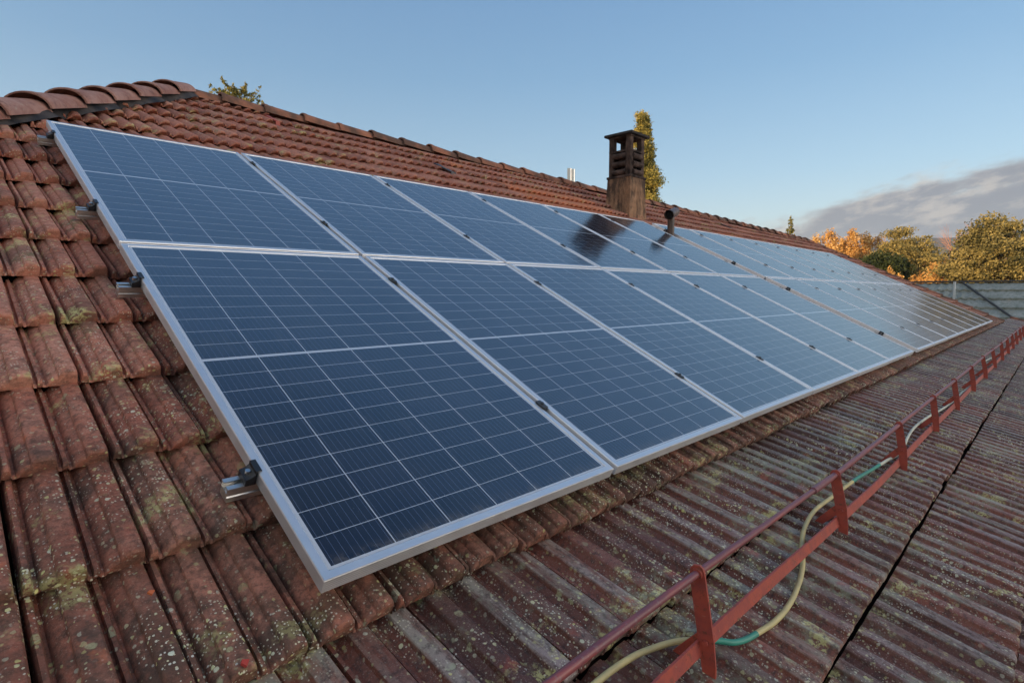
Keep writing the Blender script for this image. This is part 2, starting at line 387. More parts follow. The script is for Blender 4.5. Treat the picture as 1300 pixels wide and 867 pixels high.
class MB:
    """collects boxes, tubes and prisms for one mesh"""
    def __init__(s): s.v = []; s.f = []
    def add(s, v, f):
        n = len(s.v); s.v += [Vector(x) for x in v]; s.f += [tuple(i + n for i in q) for q in f]; return s
    def box(s, c, d, rot=None, bev=0.0):
        """box at centre c with sizes d; bev cuts its edges"""
        c = Vector(c); hx, hy, hz = d[0] / 2, d[1] / 2, d[2] / 2
        rm = rot.to_matrix() if isinstance(rot, Euler) else (rot or Matrix.Identity(3))
        if bev <= 0:
            vs = [(x, y, z) for x in (-hx, hx) for y in (-hy, hy) for z in (-hz, hz)]
            fs = [(0, 1, 3, 2), (4, 6, 7, 5), (0, 4, 5, 1), (2, 3, 7, 6), (0, 2, 6, 4), (1, 5, 7, 3)]
        else:
            import bmesh
            bm = bmesh.new(); bmesh.ops.create_cube(bm, size=1)
            bmesh.ops.scale(bm, vec=d, verts=bm.verts)
            bmesh.ops.bevel(bm, geom=bm.edges[:], offset=bev, segments=2, affect='EDGES', profile=.6)
            bm.verts.index_update()
            vs = [v.co.copy() for v in bm.verts]; fs = [tuple(v.index for v in f.verts) for f in bm.faces]; bm.free()
        return s.add([c + rm @ Vector(v) for v in vs], fs)
    def tube(s, pts, r, n=10, cap=True):
        pts = [Vector(p) for p in pts]; rs = r if isinstance(r, (list, tuple)) else [r] * len(pts)
        base = len(s.v); up = Vector((0, 0, 1)); prev = None
        for i, p in enumerate(pts):
            d = (pts[min(i + 1, len(pts) - 1)] - pts[max(i - 1, 0)]).normalized()
            if prev is None:
                a = d.cross(up) if abs(d.dot(up)) < .95 else d.cross(Vector((1, 0, 0)))
            else: a = prev - d * prev.dot(d)
            a.normalize(); prev = a; b = d.cross(a)
            for k in range(n):
                t = 2 * pi * k / n; s.v.append(p + (a * cos(t) + b * sin(t)) * rs[i])
        for i in range(len(pts) - 1):
            for k in range(n):
                q = base + i * n; s.f.append((q + k, q + (k + 1) % n, q + n + (k + 1) % n, q + n + k))
        if cap:
            s.f.append(tuple(base + k for k in range(n))[::-1]); q = base + (len(pts) - 1) * n
            s.f.append(tuple(q + k for k in range(n)))
        return s
    def prism(s, poly, a, b, ax=0):
        """polygon (two coords) extruded along axis ax from a to b"""
        def pt(u, v, t):
            return {0: (t, u, v), 1: (u, t, v), 2: (u, v, t)}[ax]
        n = len(poly)
        vs = [pt(u, v, a) for u, v in poly] + [pt(u, v, b) for u, v in poly]
        fs = [tuple(range(n))[::-1], tuple(range(n, 2 * n))] + [(i, (i + 1) % n, n + (i + 1) % n, n + i) for i in range(n)]
        return s.add(vs, fs)
    def build(s, name, m, parent=None, smooth=35):
        return mesh_obj(name, s.v, s.f, m, parent, smooth)


TH = .46104                      # pitch of the panelled roof
V1 = np.array([0, cos(TH), sin(TH)]); N1 = np.array([0, -sin(TH), cos(TH)])
TILE_OFF = -.161                 # tile bed below the panels' top face
def up1(u, v, h=0.0): return np.array([u, 0, 0]) + V1 * v + N1 * h
PHI = R(20.0)
V2 = np.array([0, cos(PHI), sin(PHI)]); N2 = np.array([0, -sin(PHI), cos(PHI)]); O2 = np.array([0, .03, -.165])
def low(u, v, h=0.0): return O2 + np.array([u, 0, 0]) + V2 * v + N2 * h

GROUND = -5.6
# ---------------------------------------------------------------- air that pales the far hills
def haze_box():
    x0, x1, y0, y1, z0, z1 = -260, 2120, -1150, 2120, GROUND - 8, 190
    vs = [(x, y, z) for x in (x0, x1) for y in (y0, y1) for z in (z0, z1)]
    m = bpy.data.materials.new('haze_air'); m.use_nodes = True; t = NT(m.node_tree); t.n.clear()
    pv = t.node('ShaderNodeVolumePrincipled', {'Color': (.72, .84, .97, 1), 'Density': .00020, 'Anisotropy': .2})
    t.l.new(pv.outputs[0], t.node('ShaderNodeOutputMaterial').inputs['Volume'])
    o = mesh_obj('haze', vs, [(0, 1, 3, 2), (4, 6, 7, 5), (0, 4, 5, 1), (2, 3, 7, 6), (0, 2, 6, 4), (1, 5, 7, 3)], m); tag(o, kind='stuff')
haze_box()
# ---------------------------------------------------------------- terrain
tag(mesh_obj('ground', [(-250, -1140, GROUND), (2100, -1140, GROUND), (2100, 2100, GROUND), (-250, 2100, GROUND)], [(0, 1, 2, 3)], M['grassm']), kind='structure')
hv, hf = [], []
NA = 160
for i in range(NA + 1):
    a = R(-30 + 115 * i / NA)
    hgt = 148 + 9 * sin(a * 5.1 + 1.2) + 4 * sin(a * 13 + .5) + 2 * sin(a * 41) + 1.2 * sin(a * 97)
    hgt *= .60 + .40 * max(0, min(1, (24 - math.degrees(a)) / 14))
    for rr, k in ((1350, 0), (1600, .55), (1850, .9), (2050, 1.0), (2060, .2)):
        hv.append((EYE.x + rr * cos(a), EYE.y + rr * sin(a), GROUND - 1 + k * (hgt + 6)))
for i in range(NA):
    for k in range(4):
        q = i * 5 + k; hf.append((q, q + 1, q + 6, q + 5))
tag(mesh_obj('hills', hv, hf, M['hillm'], smooth=180), kind='structure')

# ---------------------------------------------------------------- the house
house = empty('tiled_house', (0, 0, GROUND))
tag(house, 'house whose roof of weathered red clay tiles carries the solar panels', 'house')
def part(o):
    """parent to the house, keeping world coordinates"""
    o.parent = house; o.matrix_parent_inverse = Matrix.Translation((0, 0, -GROUND)); return o
def sub(o, p):
    o.parent = p; return o

TW, GAUGE = .2045, .350
PROFILE = [(0, -.012), (.0025, -.004), (.0045, .013), (.008, .0175), (.0165, .0170), (.0195, .0115), (.0215, .000), (.0275, .0), (.031, .006), (.038, .0115), (.046, .0155), (.053, .0170), (.0555, .0228), (.060, .0255), (.068, .0268), (.084, .0272), (.0955, .0265), (.100, .022), (.1025, .006),
           (.1045, .000), (.110, .0), (.1125, .009), (.1195, .0105), (.1225, .006), (.1245, .0), (.1295, .0), (.133, .006), (.140, .0115), (.148, .0155), (.155, .0170), (.1575, .0228), (.162, .0255), (.170, .0268), (.184, .0272), (.1945, .0265), (.1985, .022), (.2005, .006), (.2025, -.012)]
PROFILE_FAR = [(0, -.012), (.006, .016), (.016, .013), (.020, .0), (.026, .0), (.036, .012), (.054, .022), (.068, .0268), (.0955, .0265), (.1015, .014), (.1055, .0), (.118, .0105), (.1255, .0), (.139, .012), (.157, .022), (.171, .0268), (.194, .0265), (.1995, .014), (.2025, -.012)]
LPROF = [(0, -.010), (.0025, .002), (.0045, .0105), (.012, .0115), (.015, .008), (.017, .001), (.030, .000), (.038, .004), (.046, .0085), (.0495, .0165), (.053, .0185), (.072, .0195), (.093, .0190), (.0965, .0165), (.099, .002),
         (.105, .000), (.1075, .006), (.114, .007), (.1165, .002), (.128, .000), (.137, .004), (.145, .0085), (.1485, .0165), (.152, .0185), (.172, .0195), (.194, .0190), (.1975, .016), (.200, .000), (.2030, -.010)]
LPROF_FAR = [(0, -.010), (.005, .0105), (.014, .009), (.018, .000), (.030, .0), (.045, .0085), (.051, .018), (.072, .0195), (.095, .018), (.100, .001), (.106, .0), (.113, .007), (.118, .0), (.128, .0), (.144, .0085), (.150, .018), (.172, .0195), (.196, .018), (.201, .0), (.2035, -.010)]


def tile_field(spec, P, lift, front, near_u, profs, jit):
    """spec: list of (u0, v_butt, length, umin_clip, umax_clip); P(u,v,h) maps arrays to space"""
    VV, FF, AA = [], [], []; base = 0
    for (u0, vb, L, near, ext) in spec:
        pr = np.array(profs[0] if near else profs[1])
        s, h = pr[:, 0], pr[:, 1] * (1.42 if lift < .049 else 1.35)
        ts = [(.040, None), (.004, None), (.0, -.016), (.0005, -.009), (.005, -.0026), (.013, -.0005), (.05, 0), (.13, 0), (.22, 0), (L * .80, 0), (L + ext, 0)] if near else \
             [(.03, None), (.0, -.017), (.0, -.007), (.004, -.0035), (.014, -.0004), (.15, 0), (L + ext, 0)]
        ru, rv, rl, rt = rng.normal(0, .0022 * jit), rng.normal(0, .004 * jit), rng.normal(0, .0022 * jit), rng.normal(0, .006 * jit)
        sk = rng.normal(0, .008 * jit)
        rr, r2, rb = rng.random(), rng.random(), rng.random()
        if lift < .049:
            rb = r2 = r2 * .95
            if (4.6 < u0 < 6.5 and 3.5 < vb < 4.6) or (9.6 < u0 < 11 and 3.4 < vb < 4) or (u0 > 2 and rng.random() < .012): rb = r2 = 1.0
        ns, nt = len(s), len(ts)
        edge = np.cumsum(rng.normal(0, .0007, ns)) * .6 + (.006 * np.exp(-((s - rng.random() * TW) / .006) ** 2) if rng.random() < .35 else 0) if near else np.zeros(ns)
        topn = np.clip(h / h.max(), 0, 1)
        for j, (t, dh) in enumerate(ts):
            k = 1 - t / (L + .05)
            hh = (h + dh if dh is not None else 0 * h - front) + lift * k
            if dh is not None and dh < -.006: hh = np.maximum(hh, lift * k - front + .0005)
            if near: hh = hh + rng.normal(0, .0004, ns) + .0007 * np.sin(t * 23 + rr * 30 + s * 40)
            vv = vb + rv + t + (edge if j < 6 else 0) + (s - TW / 2) * rt
            uu = u0 + ru + s + (t - L / 2) * sk
            VV.append(P(uu, vv, hh + rl + (s - TW / 2) * rt * .5)); a = np.empty((ns, 3)); a[:, 0] = rr; a[:, 1] = topn; a[:, 2] = np.where(s < TW / 2, r2, rb); AA.append(a)
        g = base + np.arange(ns * nt).reshape(nt, ns)
        FF.append(np.stack([g[:-1, :-1], g[:-1, 1:], g[1:, 1:], g[1:, :-1]], -1).reshape(-1, 4)); base += ns * nt
    return np.concatenate(VV), np.concatenate(FF), np.concatenate(AA)


HIP_A, HIP_B = np.array([-.22, 3.44]), np.array([1.40, 5.46])     # hip line in plan (on the tile bed)
def hip_x(y): return HIP_B[0] - (HIP_B[1] - y) / (HIP_B[1] - HIP_A[1]) * (HIP_B[0] - HIP_A[0])
VERGE = 17.85
def ridge_v(u): return 6.06 - .068 * (u - 1.4)
def P1(u, v, h):
    h = h + TILE_OFF
    return np.stack([u + 0 * v, v * V1[1] + h * N1[1], v * V1[2] + h * N1[2]], -1)
def P2(u, v, h):
    return np.stack([u + 0 * v, O2[1] + v * V2[1] + h * N2[1], O2[2] + v * V2[2] + h * N2[2]], -1)
spec = []
for r in range(18):
    vb = -.065 + r * GAUGE
    for c in range(-17, 90):
        u0 = -.4455 + TW * c
        y = (vb + GAUGE) * V1[1]
        if u0 + TW < hip_x(y) - .02 + .0 or u0 > VERGE - .1 or u0 + TW * .5 < hip_x(vb * V1[1]) - .05: continue
        if vb > ridge_v(u0) - .12: continue
        near = (u0 < 1.7 and r < 8) or (r == 0 and u0 < 3.2) or (u0 < .5 and r < 12)
        spec.append((u0, vb, min(GAUGE, ridge_v(u0) - vb - .04), near, .045))
v, f, a = tile_field(spec, P1, .0475, .010, 0, (PROFILE, PROFILE_FAR), 1.0)
# cut back tiles along the hip
hx = hip_x(v[:, 1]); m = v[:, 0] < hx; v[m, 0] = hx[m]
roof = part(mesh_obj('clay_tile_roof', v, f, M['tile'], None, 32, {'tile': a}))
spec = []
for r in range(6):
    vb = -.372 - r * .358
    for c in range(-14, 104):
        u0 = -.4035 + TW * 1.0 * c
        if u0 > 21.3: continue
        spec.append((u0, vb, .358, u0 < 4.0 and r < 4, (.045, .004, -.011, -.011, -.01, -.01)[r]))
v, f, a = tile_field(spec, P2, .052, .012, 0, (LPROF, LPROF_FAR), .8)
part(mesh_obj('lower_tile_roof', v, f, M['lower'], None, 32, {'tile': a}))
# boarding beneath the tiles, back slope, hip slope
def quad(name, pts, m, par=None):
    o = mesh_obj(name, pts, [tuple(range(len(pts)))], m); return part(o) if par is None else sub(o, par)
pk = up1(1.4, ridge_v(1.4), TILE_OFF - .022); rd = up1(VERGE, ridge_v(VERGE), TILE_OFF - .022)
ev0 = up1(hip_x(-.05), -.06, TILE_OFF - .022); ev1 = up1(VERGE, -.06, TILE_OFF - .022)
ll, lr = low(-3.3, -2.15, -.022), low(21.4, -2.15, -.022)
mb = MB()
mb.add([ev0, ev1, rd, pk], [(0, 1, 2, 3)])
mb.add([low(-3.3, .06, -.022), low(21.4, .06, -.022), ll, lr], [(0, 2, 3, 1)])
part(mb.build('roof_boarding', M['deck'], None, None))
back_y = pk[1] + (pk[1] - .05)
def wavy_slope(name, o, du, dv, nu, nv, m, amp=.02):
    """a tiled slope seen only from beyond: courses and rolls as relief"""
    o, du, dv = map(np.array, (o, du, dv)); n = np.cross(du, dv); n = n / np.linalg.norm(n)
    if n[2] < 0: n = -n
    U = np.arange(nu * 4 + 1) / (nu * 4); vs = []
    for j in range(nv):
        for e in (0, 1):
            tt = (j + e) / nv
            hh = amp * np.abs(np.sin(U * nu * pi)) + (.02 if e == 0 else 0)
            vs.append(o + U[:, None] * du + tt * dv + hh[:, None] * n)
    V = np.concatenate(vs); k = nu * 4 + 1; g = np.arange(len(V)).reshape(-1, k)
    F = np.stack([g[:-1, :-1], g[:-1, 1:], g[1:, 1:], g[1:, :-1]], -1).reshape(-1, 4)
    aa = np.tile(np.array([.5, .8, .5]), (len(V), 1))
    return part(mesh_obj(name, V, F, m, None, 40, {'tile': aa}))
bz = ev0[2]
mb = MB()
mb.add([pk, rd, (VERGE, back_y, bz), (-3.0, back_y, bz)], [(0, 3, 2, 1)])
mb.add([pk, ev0, (-3.0, back_y, bz)], [(0, 2, 1)])
o = mesh_obj('rear_tile_slopes', np.array([list(x) for x in mb.v]), mb.f, M['tile'], None, None, {'tile': np.tile([.5, .7, .5], (len(mb.v), 1))}); part(o)
# walls and gutter
mb = MB()
yb, yf = back_y - .5, low(0, -2.0)[1] + .45
zt = low(0, -1.6)[2] - .12
mb.box((9.1, (yb + yf) / 2, (GROUND + zt) / 2), (23.0, yb - yf, zt - GROUND))
part(mb.build('outer_wall', M['wall']))
mb = MB(); mb.add([(VERGE - .25, .1, -.25), (VERGE - .25, back_y - .1, -.25), (VERGE - .25, pk[1], rd[2] - .15)], [(0, 1, 2)])
mb.add([(VERGE - .05, .1, -.25), (VERGE - .05, back_y - .1, -.25), (VERGE - .05, pk[1], rd[2] - .15)], [(0, 1, 2)])
part(mb.build('gable_wall', M['wall']))
gp = [(.07 * cos(pi + pi * k / 8), .07 * sin(pi + pi * k / 8)) for k in range(9)] + [(.062 * cos(2 * pi - pi * k / 8), .062 * sin(2 * pi - pi * k / 8)) for k in range(9)]
gc = low(0, -2.2)
mb = MB(); mb.prism([(gc[1] - .05 + x, gc[2] - .02 + z) for x, z in gp], -3.3, 21.4, 0)
part(mb.build('eaves_gutter', M['gutter']))


def barrel(p0, p1, up, r0, r1, mb, n=12, thick=.014, sp=1.0, fl=.92):
    """a half-round cap tile from p0 (wide, overlapping end) to p1"""
    p0, p1, up = Vector(p0), Vector(p1), Vector(up)
    d = (p1 - p0).normalized(); side = d.cross(up).normalized(); up = side.cross(d).normalized()
    rings = [(0, r0 - thick, 0), (0, r0 + .003, 0), (.012, r0 + .006, 0), (.045, r0 + .005, 0), (.055, r0 - .001, 0), (1, r1, 1)]
    L = (p1 - p0).length; base = len(mb.v)
    for t, rr, k in rings:
        c = p0 + d * (L if k else t)
        for i in range(n + 1):
            a = pi * i / n
            mb.v.append(c + side * (cos(a) * rr * sp * 1.0) + up * (sin(a) * rr * fl - .02))
    for j in range(len(rings) - 1):
        for i in range(n):
            q = base + j * (n + 1) + i; mb.f.append((q, q + 1, q + n + 2, q + n + 1))


mb = MB()
hb = Vector((HIP_B[0], HIP_B[1], pk[2])); ha = Vector((hip_x(.02), .02, ev0[2]))
hd = (hb - ha); HL = hd.length; hd.normalize()
hup = Vector((-.42, -.40, 1.0)).normalized()
k = 0; t = HL
step = .40
while t > .2:
    j = random.uniform(-.006, .006)
    p1 = ha + hd * t + Vector((0, 0, .045 + .05 * t / HL)); p0 = ha + hd * (t - step - .05) + Vector((0, 0, .072 + j + .05 * t / HL))
    barrel(p0, p1, hup, .150, .125, mb, n=14, thick=.010, fl=.70); t -= step
part(mb.build('hip_cap_tiles', M['ridge'], None, 40))
mb = MB()                                                       # membrane tucked under the hip caps
for sgn in (1,):
    off = Vector((.115, -.10, .022)); off2 = Vector((.20, -.17, -.018 + .012))
    n = 46; prevs = None
    for i in range(n + 1):
        c = ha + hd * (HL * i / n)
        wv = .012 * sin(i * 1.3) + random.uniform(-.008, .008)
        a_, b_ = c + off * .3 + Vector((0, 0, .10 + .05 * i / n)), c + off2 * (.56 + wv * 9 + .10 * sin(i * .9) * sin(i * 2.3)) + Vector((0, 0, .035 + wv * 1.2))
        mb.v += [a_, b_]
        if i: q = len(mb.v); mb.f.append((q - 4, q - 2, q - 1, q - 3))
part(mb.build('hip_membrane', M['membrane'], None, 180))
mb = MB(); p_, q_ = ha + Vector((.02, -.015, 0)), hb + Vector((.02, -.015, 0))
mb.add([p_ + Vector((0, 0, -.3)), q_ + Vector((0, 0, -.3)), q_ + Vector((0, 0, .13)), p_ + Vector((0, 0, .085))], [(0, 1, 2, 3)])
part(mb.build('hip_board', M['deck']))
mb = MB(); mb2 = MB()
u = 1.32; i = 0
while u < VERGE:
    L = .435
    a_ = Vector(up1(u - .02, ridge_v(u), TILE_OFF + (.050 if u > 1.5 else .03) + random.uniform(-.008, .010))); b_ = Vector(up1(u + L + .03, ridge_v(u + L), TILE_OFF + .040))
    barrel(a_, b_, (0, 0, 1), .118, .098, mb, n=10)
    if False:
        mb2.box(a_ + Vector((.03, -.09, .05)), (.07, .06, .10), Euler((random.random(), random.random() * .5, random.random())), .012)
    u += L; i += 1
rid = part(mb.build('ridge_cap_tiles', M['ridge_far'], None, 40))
mb = MB()                                                       # verge tiles on the far gable edge
for k in range(16):
    vv = -.065 + k * GAUGE
    if vv > ridge_v(VERGE) - .1: break
    a_ = Vector(up1(VERGE, vv - .01, TILE_OFF + .055)); b_ = Vector(up1(VERGE, min(vv + GAUGE + .03, ridge_v(VERGE)), TILE_OFF + .035))
    barrel(a_, b_, N1, .085, .075, mb, n=8)
part(mb.build('verge_cap_tiles', M['ridge_far'], None, 40))
mb = MB()
for k in range(6):
    vv = -.372 - k * .358
    barrel(Vector(low(21.35, vv - .01, .045)), Vector(low(21.35, vv + .40, .030)), N2, .085, .075, mb, n=8)
part(mb.build('lower_verge_tiles', M['ridge_far'], None, 40))

# chimney: rendered stack, louvred brick head, slab cap
CX, CY, CZ = 6.95, 3.74, 1.66
ch = part(empty('chimney'))
ch.location = (CX, CY, CZ); ch.scale = (1, 1, 1.035)
def frustum(mb, x0, x1, y0, y1, z0, X0, X1, Y0, Y1, z1):
    mb.add([(x0, y0, z0), (x1, y0, z0), (x1, y1, z0), (x0, y1, z0), (X0, Y0, z1), (X1, Y0, z1), (X1, Y1, z1), (X0, Y1, z1)],
           [(3, 2, 1, 0), (4, 5, 6, 7), (0, 1, 5, 4), (1, 2, 6, 5), (2, 3, 7, 6), (3, 0, 4, 7)])
mb = MB()
frustum(mb, -.01, .54, -.01, .45, -.25, .005, .46, .005, .44, .20)
frustum(mb, .005, .46, .005, .44, .20, .03, .455, .015, .43, .66)
sub(mb.build('rendered_stack', M['render'], None, 20), ch)
mb = MB(); mb.box((.245, .225, .675), (.45, .44, .035), None, .008)
X0, X1, Y0, Y1 = .045, .435, .035, .415
for x in (X0, X1):
    for y in (Y0, Y1): mb.box((x + (.04 if x == X0 else -.04), y + (.04 if y == Y0 else -.04), .98), (.085, .085, .60), None, .006)
mb.box(((X0 + X1) / 2, (Y0 + Y1) / 2, .87), (X1 - X0 - .15, Y1 - Y0 - .15, .36))
sub(mb.build('louvre_frame', M['soot'], None, 30), ch)
for k in range(3):
    z = .742 + k * .118
    mb = MB()
    for (c, d, ax) in (((X0 + X1) / 2, Y0 + .020, 0), ((X0 + X1) / 2, Y1 - .020, 0)):
        prof = [(.054 * cos(t), .045 * sin(t)) for t in [pi * 2 * q / 12 for q in range(12)]]
        mb.prism([(d + y * (1 if d < .2 else -1), z + zz) for y, zz in prof], X0 + .07, X1 - .07, 0)
    for d in (X0 + .020, X1 - .020):
        mb.prism([(d + y, z + zz) for y, zz in prof], Y0 + .07, Y1 - .07, 1)
    sub(mb.build('louvre', M['soot'], None, 40), ch)
mb = MB(); mb.box((.245, .225, 1.048), (.402, .392, .03), None, .006); sub(mb.build('louvre_head', M['soot'], None, 30), ch); mb = MB(); mb.box((.245, .225, 1.255), (.415, .405, .03), None, .006)
sub(mb.build('head_course', M['soot'], None, 30), ch); mb = MB(); mb.box((.245, .225, 1.285), (.52, .50, .035), None, .008)
sub(mb.build('slab_cap', M['soot2'], None, 20), ch)
mb = MB(); frustum(mb, -.010, .500, -.020, .470, 1.3035, .225, .265, .205, .245, 1.35)
sub(mb.build('cap_top', M['soot2'], None, 20), ch)
mb = MB(); mb.box((.245, -.02, .03), (.66, .10, .014), Euler((TH, 0, 0))); mb.box((-.035, .22, .14), (.07, .56, .014), Euler((TH, 0, 0)))
sub(mb.build('flashing', M['gutter']), ch)

# tee-shaped vent pipe standing in the wide gap between the two panel blocks
vp = part(empty('vent_pipe')); VB = up1(6.535, 3.07, TILE_OFF); vp.location = VB
mb = MB(); mb.tube([(0, 0, -.05), (0, 0, .41)], .046, 16); mb.tube([(0, 0, .05), (0, 0, .08)], .060, 16)
sub(mb.build('pipe_riser', M['vent'], None, 40), vp)
mb = MB(); e0, e1 = Vector((-.15, -.05, .395)), Vector((.17, .03, .475))
for rr in (.060,): mb.tube([e0, e0.lerp(e1, .1), e1], [.064, .060, .060], 18, cap=False); mb.tube([e0, e1], .054, 18, cap=False)
sub(mb.build('tee_cowl', M['vent'], None, 40), vp)
mb = MB(); q = e0.lerp(e1, .12); mb.tube([q, e0.lerp(e1, .95)], .0535, 16); sub(mb.build('cowl_inside', M['hollow'], None, 40), vp)
fl = part(empty('metal_flue')); fl.location = up1(7.35, ridge_v(7.35), 0) + np.array([0, .12, -.1])
mb = MB(); mb.tube([(-.045, 0, -.1), (-.045, 0, .30)], .040, 14); mb.tube([(.05, 0, -.1), (.05, 0, .30)], .040, 14)
sub(mb.build('flue_tube', M['zinc'], None, 40), fl)

# roof hooks laid over the upper courses
def hook(name, u, v, m, L, wd):
    o = part(empty(name)); o.location = up1(u, v, TILE_OFF + .045)
    mb = MB(); mb.box((0, 0, .03), (wd, L, .012), Euler((TH, 0, .12)), .003)
    mb.box((.02, -L * .5, -.01 - L * .2), (wd, .012, .07), Euler((0, 0, .12)), .003)
    sub(mb.build('hook_strap', m), o)
    return o
hook('roof_hook', 2.13, 5.62, M['red'], .20, .05)
o = hook('roof_hook', 3.9, 4.85, M['slate'], .30, .085)
o = hook('roof_hook', 11.6, 4.75, M['slate'], .34, .10)

# ---------------------------------------------------------------- solar panels
WORDS = ['first', 'second', 'third', 'fourth', 'fifth', 'sixth', 'seventh', 'eighth', 'ninth', 'tenth', 'eleventh', 'twelfth', 'thirteenth', 'fourteenth']
PITCH, RPITCH = 1.064, 1.766
COLS = [i * PITCH for i in range(6)] + [6 * PITCH + .225 + i * PITCH for i in range(8)]
def frame_mesh():
    mb = MB(); b = .0015; H = .035
    loops = [(0, -H), (0, -b), (b, 0), (LIP - .001, 0), (LIP, -.001), (LIP, -.004)]
    for d, z in loops: mb.v += [Vector((d, d, z)), Vector((PW - d, d, z)), Vector((PW - d, PH - d, z)), Vector((d, PH - d, z))]
    for j in range(len(loops) - 1):
        for k in range(4): mb.f.append((j * 4 + k, j * 4 + (k + 1) % 4, j * 4 + 4 + (k + 1) % 4, j * 4 + 4 + k))
    d, z = .03, -H
    n = len(mb.v); mb.v += [Vector((d, d, z)), Vector((PW - d, d, z)), Vector((PW - d, PH - d, z)), Vector((d, PH - d, z))]
    for k in range(4): mb.f.append((k, n + k, n + (k + 1) % 4, (k + 1) % 4))
    return mb
fr0 = frame_mesh().build('frame', M['alu'], None, None)
gl0 = mesh_obj('cell_glass', [(LIP, LIP, -.003), (PW - LIP, LIP, -.003), (PW - LIP, PH - LIP, -.003), (LIP, PH - LIP, -.003),
                              (LIP, LIP, -.008), (PW - LIP, LIP, -.008), (PW - LIP, PH - LIP, -.008), (LIP, PH - LIP, -.008)], [(0, 1, 2, 3), (7, 6, 5, 4)], M['glass'])
uvl = gl0.data.uv_layers.new(name='UVMap')
for li, lp in enumerate(gl0.data.loops):
    c = gl0.data.vertices[lp.vertex_index].co; uvl.data[li].uv = (c.x - LIP, c.y - LIP)
first = True
for row in range(2):
    for ci, u0 in enumerate(COLS):
        jit = .0012
        o = empty('solar_panel', up1(u0 + random.uniform(-jit, jit), row * RPITCH + random.uniform(-jit, jit), random.uniform(-.0008, .0008)),
                  (TH + random.uniform(-.0009, .0009), random.uniform(-.0009, .0009), random.uniform(-.0006, .0006)))
        where = 'lower row' if row == 0 else 'upper row'
        look = 'blue solar panel in silver frame'
        extra = {0: 'at the free near end', 5: 'just before the wide gap', 6: 'just past the wide gap', 13: 'at the far gable end'}.get(ci, WORDS[ci] + ' from the near end')
        tag(o, f'{look}, {where}, {extra}', 'solar panel', 'solar panels on the roof')
        if first: f_, g_ = fr0, gl0; first = False
        else:
            f_ = fr0.copy(); g_ = gl0.copy(); COL.objects.link(f_); COL.objects.link(g_)
        f_.parent = o; g_.parent = o
RAILS = [.373, 1.452, 2.195, 3.268]
RNAMES = ['lowest', 'second lowest', 'second highest', 'highest']
for k, rv in enumerate(RAILS):
    o = empty('mounting_rail', up1(-.065, rv, -.0365), (TH, 0, 0))
    tag(o, f'silver aluminium mounting rail under the panels, {RNAMES[k]} of the four along the slope', 'mounting rail', 'mounting rails under the panels')
    Lr = COLS[-1] + PW + .15; y, z = .02, .040
    prof = [(-y, 0), (-.007, 0), (-.007, -.003), (-.016, -.003), (-.016, -.016), (.016, -.016), (.016, -.003), (.007, -.003), (.007, 0), (y, 0), (y, -.017), (.017, -.019), (.017, -.024), (y, -.026), (y, -z),
            (-y, -z), (-y, -.026), (-.017, -.024), (-.017, -.019), (-y, -.017)]
    mb = MB(); mb.prism(prof, 0, Lr, 0); mb.build('rail_profile', M['mill'], o, 30)
def end_clamp(u, v, side, label):
    """side -1: clamp stands left of the frame edge at u"""
    o = empty('end_clamp', up1(u, v, -.0365), (TH, 0, 0)); tag(o, label, 'clamp', 'black end clamps')
    s = side
    mb = MB()
    prof = [(0, 0), (.026, 0), (.026, .018), (.012, .022), (.004, .030), (.004, .040), (-.010, .040), (-.010, .037), (0, .037)]
    mb.prism([(s * x + s * .0015, z) for x, z in prof], -.022, .022, 1)
    mb.build('clamp_body', M['black'], o, 30)
    mb = MB(); mb.tube([(s * .016, 0, .016), (s * .016, 0, .030)], .0065, 8); mb.build('bolt', M['bolt'], o, 30)
    return o
for k, rv in enumerate(RAILS):
    end_clamp(0, rv, -1, f'black end clamp gripping the near frame edge on the {RNAMES[k]} rail')
    end_clamp(COLS[5] + PW, rv, 1, f'black end clamp before the wide gap, on the {RNAMES[k]} rail')
    end_clamp(COLS[6], rv, -1, f'black end clamp on the far side of the wide gap, on the {RNAMES[k]} rail')
    end_clamp(COLS[13] + PW, rv, 1, f'black end clamp at the far gable end, on the {RNAMES[k]} rail')
mb = MB(); mb.box((0, 0, .0025), (.027, .046, .004), None, .0015); mb.box((0, 0, -.012), (.012, .050, .028)); mb.tube([(0, 0, .004), (0, 0, .011)], .0065, 8)
mc = mb.build('mid_clamp', M['clampgrey']); fst = True
seams = [(i, i + 1) for i in range(5)] + [(i, i + 1) for i in range(6, 13)]
for (a_, b_) in seams:
    for k, rv in enumerate(RAILS):
        c = mc if fst else mc.copy()
        if not fst: COL.objects.link(c)
        fst = False
        c.location = up1((COLS[a_] + PW + COLS[b_]) / 2, rv, .0015); c.rotation_euler = (TH, 0, 0)
        tag(c, f'dark mid clamp on the seam between panel columns {WORDS[a_]} and {WORDS[b_]}, {RNAMES[k]} rail', 'clamp', 'mid clamps on the panel seams')

